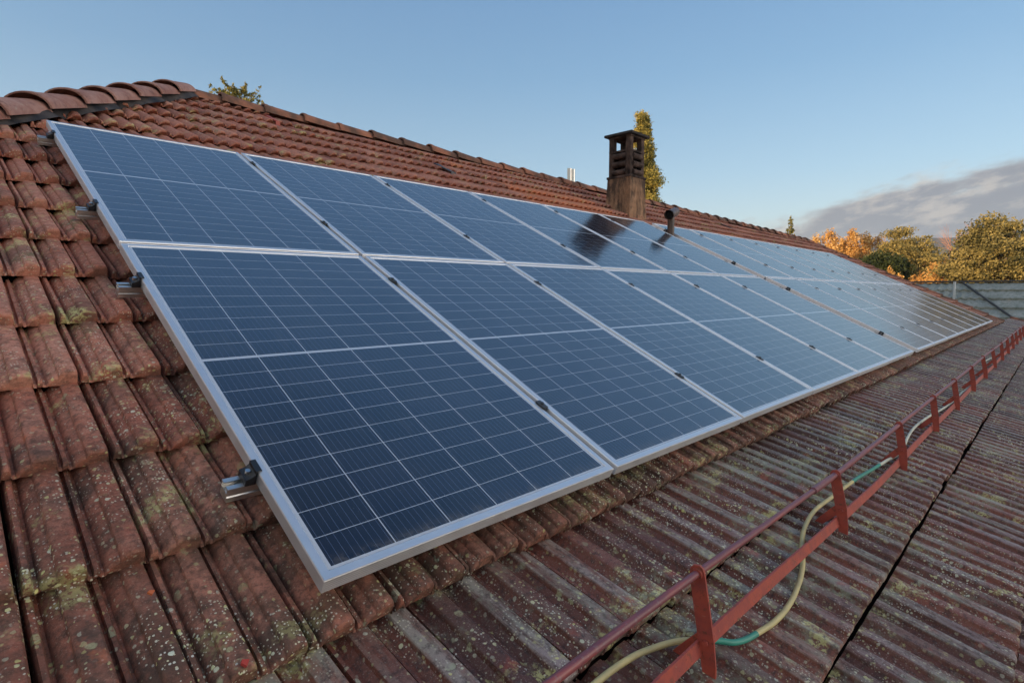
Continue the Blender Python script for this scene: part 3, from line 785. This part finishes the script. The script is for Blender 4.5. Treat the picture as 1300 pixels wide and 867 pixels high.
# ---------------------------------------------------------------- snow guard rail
sg = empty('snow_guard_rail', low(.74, -.55))
tag(sg, 'red oxide snow guard rail of pipe and flat bar on brackets along the lower roof', 'snow guard')
SG = Vector(low(.74, -.55))
def sgb(mb, name, m, par=sg, smooth=35):
    mb.v = [x - SG for x in mb.v]; o = mb.build(name, m, par, smooth); return o
def pipe_p(x): return (x, -.477 + .003 * sin(x * 1.1), float(np.interp(x, [-1.7, .3, .7, 1.1, 1.8, 3, 21], [-.050, -.059, -.066, -.078, -.092, -.090, -.086])) + .002 * sin(x * 1.9))
mb = MB(); mb.tube([pipe_p(x) for x in np.arange(-1.7, 1.56, .06)], .0088, 14)
mb.tube([pipe_p(x) for x in np.arange(1.53, 21.2, .2)], .0105, 12)
sgb(mb, 'rail_pipe', M['pipe'])
mb = MB(); mb.tube([pipe_p(x) for x in (1.535, 1.545, 1.62, 1.74)], [.0122, .0126, .0122, .0118], 14)
sgb(mb, 'pipe_sleeve', M['pipe'])
def bar_z(x): return float(np.interp(x, [-1.7, .57, .9, 1.57, 2.4, 21], [-.236, -.240, -.243, -.262, -.280, -.275]))
mb = MB()
for i, x in enumerate(np.arange(-1.7, 21.2, .17)):
    dy = -.489 + .003 * sin(x * 2.1); z = bar_z(x) + .002 * sin(x * 1.3); tl = .008; hh = .0165
    mb.v += [Vector((x, dy - .003 - tl * .5, z - hh)), Vector((x, dy + .003 - tl * .5, z - hh)), Vector((x, dy + .003 + tl * .5, z + hh)), Vector((x, dy - .003 + tl * .5, z + hh))]
    if i:
        q = len(mb.v) - 8
        for k in range(4): mb.f.append((q + k, q + (k + 1) % 4, q + 4 + (k + 1) % 4, q + 4 + k))
sgb(mb, 'flat_bar', M['red'])
BR = [-.36, .685, 1.80, 2.915, 3.945, 4.96, 6.05, 7.16, 8.3, 9.4, 10.5, 11.6, 12.7, 13.8, 14.9, 16.0, 17.1, 18.2, 19.3, 20.4]
def ribbon(mb, pts, wd, x0, x1):
    """a plate on edge: its centre line in the YZ plane, given widths, thickness from x0 to x1"""
    L_, R_ = [], []
    for i, (y, z) in enumerate(pts):
        a, b = pts[max(i - 1, 0)], pts[min(i + 1, len(pts) - 1)]
        dy, dz = b[0] - a[0], b[1] - a[1]; l = math.hypot(dy, dz); ny, nz_ = -dz / l, dy / l
        L_.append((y + ny * wd[i] / 2, z + nz_ * wd[i] / 2)); R_.append((y - ny * wd[i] / 2, z - nz_ * wd[i] / 2))
    for k in range(len(pts) - 1):
        mb.prism([L_[k], L_[k + 1], R_[k + 1], R_[k]], x0, x1, 0)
for i, X in enumerate(BR):
    by0, bz0 = -.512, low(X, (-.512 - .03) / V2[1])[2] + .012
    e = empty('bracket'); e.parent = sg; e.location = Vector((X, by0, bz0)) - SG
    e.rotation_euler = (random.uniform(-.02, .02), random.uniform(-.03, .03), random.uniform(-.05, .05) + .12)
    pp = pipe_p(X); ty, tz = pp[1] - by0, pp[2] - bz0
    mb = MB()
    ribbon(mb, [(-.002, -.004), (.0, .020), (.004, .07), (.012, .13), (ty - .003, tz - .02), (ty, tz), (ty + .001, tz + .012), (ty + .002, tz + .019)], [.009, .026, .033, .037, .036, .035, .029, .014], -.0035, .0035)
    mb.build('post', M['red'], e, 30)
    mb = MB(); ribbon(mb, [(.004, .155), (.035, .118), (.075, .075), (.098, .052), (.104, .046)], [.024, .030, .026, .018, .004], .004, .0085)
    mb.build('back_strap', M['red'], e, 30)
    mb = MB(); mb.tube([(-.010, ty, tz), (.010, ty, tz)], .0135, 14); mb.build('pipe_collar', M['red'], e, 40)
    if X < 5:
        mb = MB(); mb.tube([(-.0045, .012, .128), (-.011, .012, .128)], .007, 6); mb.build('bolt', M['red'], e)


# ---------------------------------------------------------------- hose and cable woven through the guard rail
def spline(pts, n=10):
    P = [Vector(p) for p in pts]; out = []
    for i in range(len(P) - 1):
        p0, p1, p2, p3 = P[max(i - 1, 0)], P[i], P[i + 1], P[min(i + 2, len(P) - 1)]
        for k in range(n):
            t = k / n
            out.append(.5 * ((2 * p1) + (p2 - p0) * t + (2 * p0 - 5 * p1 + 4 * p2 - p3) * t * t + (3 * p1 - p0 - 3 * p2 + p3) * t ** 3))
    out.append(P[-1]); return out
def hose(name, pts, r, segs, label, cat):
    """segs: list of (fraction_from, fraction_to, material, part name)"""
    c = [Vector(low(u, v, h)) for u, v, h in pts]; o = empty(name, c[0]); tag(o, label, cat)
    sp_ = spline(c, 12); n = len(sp_) - 1
    for f0, f1, m, nm in segs:
        i0, i1 = int(round(f0 * n)), int(round(f1 * n))
        if i1 <= i0: continue
        mb = MB(); mb.tube([p - c[0] for p in sp_[i0:i1 + 1]], r, 10); mb.build(nm, m, o, 60)
    return o
H1 = [(0.2, -0.43, 0.085), (0.418, -0.413, 0.066), (0.541, -0.419, 0.066), (0.62, -0.435, 0.066), (0.693, -0.458, 0.066), (0.754, -0.49, 0.066), (0.797, -0.518, 0.066), (0.828, -0.543, 0.066), (0.867, -0.558, 0.066), (0.921, -0.568, 0.066), (1.027, -0.581, 0.066), (1.144, -0.579, 0.066), (1.269, -0.562, 0.066), (1.386, -0.535, 0.066), (1.51, -0.491, 0.066), (1.644, -0.458, 0.066), (1.813, -0.439, 0.066), (1.985, -0.442, 0.066), (2.177, -0.447, 0.066), (2.403, -0.455, 0.066), (2.575, -0.467, 0.066), (2.831, -0.483, 0.066), (3.094, -0.5, 0.066), (3.44, -0.472, 0.066), (3.667, -0.458, 0.066), (3.895, -0.455, 0.066), (4.253, -0.465, 0.066), (4.619, -0.486, 0.066), (5.099, -0.503, 0.066), (5.694, -0.502, 0.066), (6.086, -0.514, 0.066)]
nn = len(H1) - 1
seg = [(0, 5, 'hose', 'yellow_hose'), (5, 9, 'teal', 'teal_sleeve'), (9, 18.6, 'hose', 'yellow_hose'), (18.6, 20.6, 'teal', 'teal_sleeve'), (20.6, 30, 'white_cable', 'pale_hose')]
hose('hose', H1, .0078, [(a_ / nn, b_ / nn, M[m_], n_) for a_, b_, m_, n_ in seg],
     'faded yellow and teal hose woven through the red snow guard brackets', 'hose')
C2 = [(6.5, -.47, .03), (6.956, -.542, .024), (7.3, -.57, .02), (7.563, -.583, .018), (7.9, -.62, .018), (8.15, -.63, .018), (8.328, -.602, .02), (8.35, -.55, .022), (8.308, -.509, .024), (8.2, -.46, .03), (8.6, -.42, .04), (9.5, -.45, .04)]
hose('cable', C2, .008, [(0, 1, M['white_cable'], 'cable_sheath')], 'thin off-white cable looping out below the far part of the snow guard', 'cable')
# scraps lying about
mb = MB(); c0 = Vector(low(2.56, -.665, .0215)); mb.box((0, 0, .003), (.16, .022, .005), Euler((PHI, 0, -.35)), .001)
o = mb.build('mortar_scrap', M['white_cable']); o.location = c0
tag(o, 'pale strip of scrap lying on the ribbed lower tiles below the rail', 'scrap')
def chip(name, u, v, m, sz, label, cat='tile shard'):
    mb = MB(); pts = [(sz * cos(a) * random.uniform(.75, 1.1), sz * .8 * sin(a) * random.uniform(.75, 1.1)) for a in [0, 1.7, 2.6, 4.4]]
    mb.prism(pts, 0, sz * .55, 2); o = mb.build(name, m); o.location = up1(u, v, TILE_OFF + .085); o.rotation_euler = (TH + .1, 0, .4); tag(o, label, cat); return o
chip('tile_shard', -.262, .168, M['chip'], .0085, 'small bright orange shard of broken clay lying on the near tiles')
chip('tile_shard', -.165, -.052, M['chip_red'], .011, 'bright red clay shard at the bottom edge of the near tiles')


# ---------------------------------------------------------------- neighbouring roofs
nb = empty('neighbouring_wing', (30, 0, GROUND)); tag(nb, 'building wing with grey fibre cement sheet roof beyond the far gable', 'building')
def nsub(o): o.parent = nb; o.matrix_parent_inverse = Matrix.Translation((-30, 0, -GROUND)); return o
RX, RZ, SL = 30.0, .585 + .42, R(19)
mb = MB(); nco = 7; cl_ = 1.02
for k in range(nco):
    a0, a1 = k * cl_, (k + 1) * cl_ + .09
    def q(d_, h_): return (RX - d_ * cos(SL) - h_ * sin(SL), RZ - d_ * sin(SL) + h_ * cos(SL))
    (xa, za), (xb, zb) = q(a0, 0), q(a1, .085); (xc, zc) = q(a1, .01)
    y0, ys = -16, 220
    yy = [y0 + 32 * i / ys for i in range(ys + 1)]; base = len(mb.v)
    for i, y in enumerate(yy):
        wv = .030 * sin(y * 2 * pi / .30)
        mb.v += [Vector((xa, y, za + wv)), Vector((xb, y, zb + wv)), Vector((xc, y, zc + wv * .2))]
        if i:
            b_ = base + (i - 1) * 3; mb.f += [(b_, b_ + 1, b_ + 4, b_ + 3), (b_ + 1, b_ + 2, b_ + 5, b_ + 4)]
nsub(mb.build('sheet_roof', M['sheet'], None, 40))
mb = MB(); xe, ze = RX - nco * cl_ * cos(SL), RZ - nco * cl_ * sin(SL)
mb.add([(RX, -16, RZ), (RX, 16, RZ), (RX + 7, 16, ze), (RX + 7, -16, ze)], [(0, 1, 2, 3)]); nsub(mb.build('rear_slope', M['sheet'], None, None))
mb = MB(); mb.box(((xe + RX + 7) / 2 + .2, 0, (GROUND + ze - .15) / 2), (RX + 7 - xe - .8, 31, ze - .15 - GROUND)); nsub(mb.build('outer_wall', M['wall']))
mb = MB(); mb.box((RX, 0, RZ + .06), (.30, 32.1, .07), None, .02); nsub(mb.build('ridge_cap', M['dark_trim']))
mb = MB()
def nroof(d_, y, h_=.12): return (RX - d_ * cos(SL) - h_ * sin(SL), y, RZ - d_ * sin(SL) + h_ * cos(SL))
mb.tube([nroof(2.2, 2.1, .0), (nroof(2.2, 2.1)[0], 2.1, RZ + .02)], .045, 8); nsub(mb.build('pole', M['pole'], None, 60))
mb = MB(); mb.tube([nroof(.3, 2.0, .1), nroof(1.4, 1.5, .09), nroof(2.6, .95, .09), nroof(3.8, .4, .09), nroof(5.5, -.4, .09)], .04, 6); nsub(mb.build('conductor_strip', M['dark_trim'], None, 60))

# unseen tall block, added in the west to keep low sun off this roof
tb = empty('added_shade_block', (-31, 11, GROUND)); tag(tb, 'tall plain block added west of the tiled roof to shade it', 'building')
tb.rotation_euler = (0, 0, R(SUN_AZ - 180))
mb = MB(); mb.box((0, 0, 8.5), (12, 38, 17)); mb.build('outer_wall', M['wall'], tb)  # walls of the added shade block
mb = MB(); mb.box((0, 0, 17.15), (12.8, 38.8, .3)); mb.prism([(-6.4, 17.3), (6.4, 17.3), (0, 19.2)], -19.3, 19.3, 1); mb.build('added_block_roof', M['ridge'], tb, None)
for fl_ in range(5):
    for k in range(9):
        mb = MB(); mb.box((6.0, -16 + k * 4, 2.6 + fl_ * 3.1), (.12, 1.3, 1.5)); mb.build('added_block_window', M['dark_trim'], tb)


# ---------------------------------------------------------------- trees
def polar(az, dist): return EYE.x + dist * cos(R(az)), EYE.y + dist * sin(R(az))
def leaf_quads(pts, size, nrm=None, aspect=1.6, tone=None, jitter=.35):
    n = len(pts)
    d = rng.normal(size=(n, 3)); d /= np.linalg.norm(d, axis=1)[:, None]
    if nrm is not None: d = d * .8 + nrm; d /= np.linalg.norm(d, axis=1)[:, None]
    b = rng.normal(size=(n, 3)); b -= (b * d).sum(1)[:, None] * d; b /= np.linalg.norm(b, axis=1)[:, None]
    s = size * (1 + jitter * rng.normal(size=n)).clip(.4, 2)[:, None]
    a_, c_ = d * s * aspect * .5, b * s * .5
    V = np.stack([pts - a_, pts - c_ * .9 + a_ * .1, pts + a_, pts + c_ * .9 + a_ * .1], 1).reshape(-1, 3)
    F = np.arange(4 * n).reshape(-1, 4)
    A = np.zeros((n, 3)); A[:, 0] = (tone if tone is not None else .5) + rng.normal(0, .22, n)
    return V, F, np.repeat(A.clip(0, 1), 4, 0)
def crown(name, clumps, per, size, m, parent, shell=.55, aspect=1.6):
    """clumps: (centre, radii, tone); leaves fill each clump's outer volume"""
    VV, FF, AA = [], [], []; base = 0
    for c, r, tone in clumps:
        n = max(12, int(per * (r[0] * r[1] * r[2]) ** (2 / 3)))
        d = rng.normal(size=(n, 3)); d /= np.linalg.norm(d, axis=1)[:, None]
        rad = shell + (1 - shell) * rng.random(n) ** .7
        lump = 1 + .22 * np.sin(d[:, 0] * 5 + c[0] * 3) * np.sin(d[:, 1] * 6 + c[1] * 5) + .12 * rng.normal(size=n)
        p = np.array(c) + d * np.array(r) * (rad * lump)[:, None]
        V, F, A = leaf_quads(p, size, None, aspect, tone)
        VV.append(V); FF.append(F + base); AA.append(A); base += len(V)
    return mesh_obj(name, np.concatenate(VV), np.concatenate(FF), m, parent, None, {'leaf': np.concatenate(AA)})
def trunk(h, r, parent, limbs=(), lean=(0, 0), m=None):
    mb = MB()
    mb.tube([(lean[0] * t * t, lean[1] * t * t, h * t) for t in (0, .12, .35, .6, .85, 1)], [r * 1.35, r, r * .8, r * .55, r * .3, r * .08], 8)
    for z0, tip in limbs:
        p0 = Vector((lean[0] * (z0 / h) ** 2, lean[1] * (z0 / h) ** 2, z0)); tip = Vector(tip)
        md = p0.lerp(tip, .5) + Vector((0, 0, .12 * (tip - p0).length))
        rr = r * .38 * (1 - z0 / h * .6); mb.tube([p0, md, tip], [rr, rr * .6, rr * .15], 5)
    return mb.build('trunk', m or M['bark'], parent, 60)
def tree(name, az, dist, label):
    x, y = polar(az, dist); o = empty(name, (x, y, GROUND)); tag(o, label, 'tree', 'trees around the house'); return o


def layered(o, H, R0, z0, m, per, size, levels, droop=.1, seed=1, top=.25, tone=.5, power=.8, thin=.30, name='crown'):
    """cedar habit: flat, uneven sprays of foliage on spreading limbs"""
    rs = np.random.default_rng(seed); cl, lb = [], []
    for k in range(levels):
        t = k / (levels - 1); z = z0 + (H - z0) * t
        rad = R0 * ((1 - t) ** power * (1 - top) + top) * (.75 + .35 * math.sin(math.pi * min(1, t * 1.6 + .25)))
        nb_ = max(3, int(3 + 5 * rad / R0 + rs.integers(0, 3)))
        for j in range(nb_):
            a = 2 * pi * (j + rs.random() * .8) / nb_; rr = rad * (.50 + .5 * rs.random())
            c = (rr * cos(a), rr * sin(a), z + rs.normal(0, .25) - droop * rr)
            wr = rad * (.24 + .22 * rs.random()) + .25
            cl.append((c, (wr * 1.2, wr * 1.2, wr * thin + .12), (tone + rs.normal(0, .2))))
            lb.append((max(.5, z - .3 * rr), c))
    trunk(H, .028 * H * .9, o, lb[::2])
    return crown(name, cl, per, size, m, o, .35)


# big cedar at the right, filling the corner above the grey roof
o = tree('cedar_tree', 3.95, 55, 'big broad olive cedar with dark hollows, above the grey sheet roof')
def dome(o, cz, rx, rz, n, r0, r1, m, per, size, seed, tone=.55, flat=.7, H=None):
    rs = np.random.default_rng(seed); cl, lb = [], []
    for k in range(n):
        d_ = rs.normal(size=3); d_ /= np.linalg.norm(d_)
        if d_[2] < -.75: continue
        f = .55 + .42 * rs.random() ** .6; w_ = 1 + .14 * math.sin(d_[0] * 7 + seed) * math.sin(d_[2] * 6 + 2)
        r_ = r0 + (r1 - r0) * rs.random() ** 1.6
        c = (d_[0] * rx * f * w_, d_[1] * rx * f * w_, cz + d_[2] * rz * f * w_)
        cl.append((c, (r_ * 1.15, r_ * 1.15, r_ * flat), tone + rs.normal(0, .2))); lb.append((max(1.0, cz - rz * .6 + d_[2] * 1.5), c))
    trunk(cz + rz * .55, .38, o, lb[::4]); return crown('crown', cl, per, size, m, o, .3)
dome(o, 7.0, 3.15, 4.6, 380, .35, .95, M['cedar'], 560, .105, 5, .52, .62)
# medium golden-green cedar
o = tree('cedar_tree', 9.7, 62, 'medium golden green cedar with layered branches and flattened top, between the orange trees')
dome(o, 7.5, 2.6, 4.1, 470, .40, .95, M['cedar'], 560, .10, 21, .72, .5)
# dark rounded evergreen
o = tree('evergreen_bush', 11.3, 58, 'small dark green rounded evergreen beside the golden green cedar')
cl = [((1.2 * cos(a), 1.2 * sin(a), z), (1.0, 1.0, .9), .4) for a in (0, 1.3, 2.6, 3.9, 5.2) for z in (7.4, 8.3)] + [((0, 0, 9.0), (1.1, 1.1, .8), .5), ((0, 0, 6.0), (1.5, 1.5, 1.5), .3)]
trunk(7.0, .2, o); crown('crown', cl, 800, .14, M['green'], o, .5)
# autumn trees
def autumn(o, plumes, base_z, per, size, m, seed):
    rs = np.random.default_rng(seed); cl, lb = [], []
    for (x, y, top, wd) in plumes:
        z = base_z
        while z < top:
            t = (z - base_z) / (top - base_z); r_ = wd * (1 - .50 * t) * (.7 + .5 * rs.random())
            for q in range(3):
                cl.append(((x + rs.normal(0, r_ * .7), y + rs.normal(0, r_ * .7), z + rs.normal(0, .2)), (r_ * .45 + .12, r_ * .45 + .12, r_ * .55 + .3), .5 + rs.normal(0, .25)))
            z += .45
        lb.append((base_z * .5, (x, y, top - .3)))
    H = max(p[2] for p in plumes)
    trunk(H * .75, .2, o, lb + [(base_z * .7, c[0]) for c in cl[::5]])
    crown('crown', cl, per, size, m, o, .1, 1.8)
o = tree('autumn_tree', 13.75, 68, 'thin orange autumn tree with three upright plumes beside the end of the tiled ridge')
autumn(o, [(-.9, 1.5, 11.9, 1.9), (-.4, 2.7, 11.0, 1.5), (.1, -.2, 12.0, 1.6), (.6, -1.6, 11.5, 1.8), (0, .8, 10.9, 2.0), (.5, -3.0, 10.6, 1.5)], 5.6, 620, .11, M['orange'], 3)
o = tree('autumn_tree', 7.6, 57, 'orange autumn tree low between the golden green cedar and the big cedar')
autumn(o, [(0, 1.5, 7.2, 1.2), (0, .3, 8.0, 1.3), (0, -1.0, 8.7, 1.3), (0, -1.9, 8.9, .9), (0, 2.5, 6.8, 1.0)], 4.4, 520, .11, M['orange'], 5)
o = tree('autumn_shrub', 10.45, 56, 'small orange shrub in front of the dark evergreen, just above the tiled verge')
autumn(o, [(0, .2, 7.7, .6), (0, -.3, 7.4, .5), (0, .7, 7.2, .5)], 5.4, 500, .11, M['orange'], 8)
# bare pinkish tree
def bare(o, H, spread, z0, seed, m):
    rs = np.random.default_rng(seed); mb = MB(); tw = MB()
    def grow(p, d, L, r, dep):
        q = p + d * L; (mb if dep < 2 else tw).tube([p, q], [r, r * .6], 4 if dep < 2 else 3, False)
        if dep >= 5: return
        for k in range(4 if dep < 3 else 3):
            nd = (d + Vector(rs.normal(0, .42, 3)) * spread + Vector((0, 0, .12))).normalized()
            grow(p + d * L * (.55 + .45 * rs.random()), nd, L * (.62 + .12 * rs.random()), r * .55, dep + 1)
    grow(Vector((0, 0, 0)), Vector((0, 0, 1)), z0, .2, 0)
    mb.build('trunk', M['bark'], o, 60)
    t = mesh_obj('crown', np.array([list(x) for x in tw.v]), np.array(tw.f), m, o, None, {'leaf': np.tile([.5, .5, .5], (len(tw.v), 1))})
o = tree('bare_tree', 5.7, 80, 'bare pinkish tree rising behind the left side of the big cedar')
bare(o, 14, 1.25, 5.9, 2, M['twig'])
# tree behind the chimney
o = tree('conifer_tree', 31.55, 40, 'tall golden conifer with knobbly outline standing behind the chimney')
rs = np.random.default_rng(6); cl, lb = [], []
for k in range(40):
    t = k / 39; z = 4 + 13.7 * t; rad = 3.3 * (1 - t) ** .95 * (.8 + .3 * math.sin(k * 1.9)) + .22
    for j in range(7 if t < .8 else 4):
        a = rs.random() * 2 * pi; rr = rad * (.35 + .6 * rs.random())
        s_ = .42 + .35 * rad * .6 * rs.random()
        c = (rr * cos(a), rr * sin(a), z + rs.normal(0, .25)); cl.append((c, (s_, s_, s_ * .9), .5 + rs.normal(0, .25))); lb.append((max(1, z - .4), c))
trunk(17.6, .3, o, lb[::4]); crown('crown', cl, 1700, .075, M['gold'], o, .3)
# tree top beyond the ridge at the left
o = tree('conifer_tree', 69.0, 45, 'golden tree top with loose sprays rising above the ridge left of the red hook')
rs = np.random.default_rng(4); cl, lb = [], []
for k in range(90):
    t = (k + rs.random()) / 90; z = 14.6 + 5.6 * t; L_ = (2.6 * (1 - t) ** .4 + .6) * (.6 + .5 * rs.random())
    a = rs.random() * 2 * pi; tip = (L_ * cos(a), L_ * sin(a), z + .30 * L_)
    lb.append((z - .2, tip))
    for q in range(7):
        f = .3 + .7 * q / 6; cl.append(((tip[0] * f, tip[1] * f, z + .42 * L_ * f * f), (.10 + .20 * (1 - f), .10 + .20 * (1 - f), .10), .45 + rs.normal(0, .25)))
trunk(20.4, .20, o, lb); crown('crown', cl, 620, .075, M['gold'], o, .1, 3.2)
# small spire beyond the ridge at the right
o = tree('conifer_tree', 18.3, 80, 'small pointed conifer tip just above the far end of the ridge')
cl = [((.9 * (1 - t) * cos(k * 2.4), .9 * (1 - t) * sin(k * 2.4), 10 + 5.5 * t), (.5 * (1 - t) + .15, .5 * (1 - t) + .15, .4), .3) for k, t in enumerate(np.linspace(0, 1, 26))]
trunk(15.4, .2, o); crown('crown', cl, 260, .18, M['gold'], o, .2)
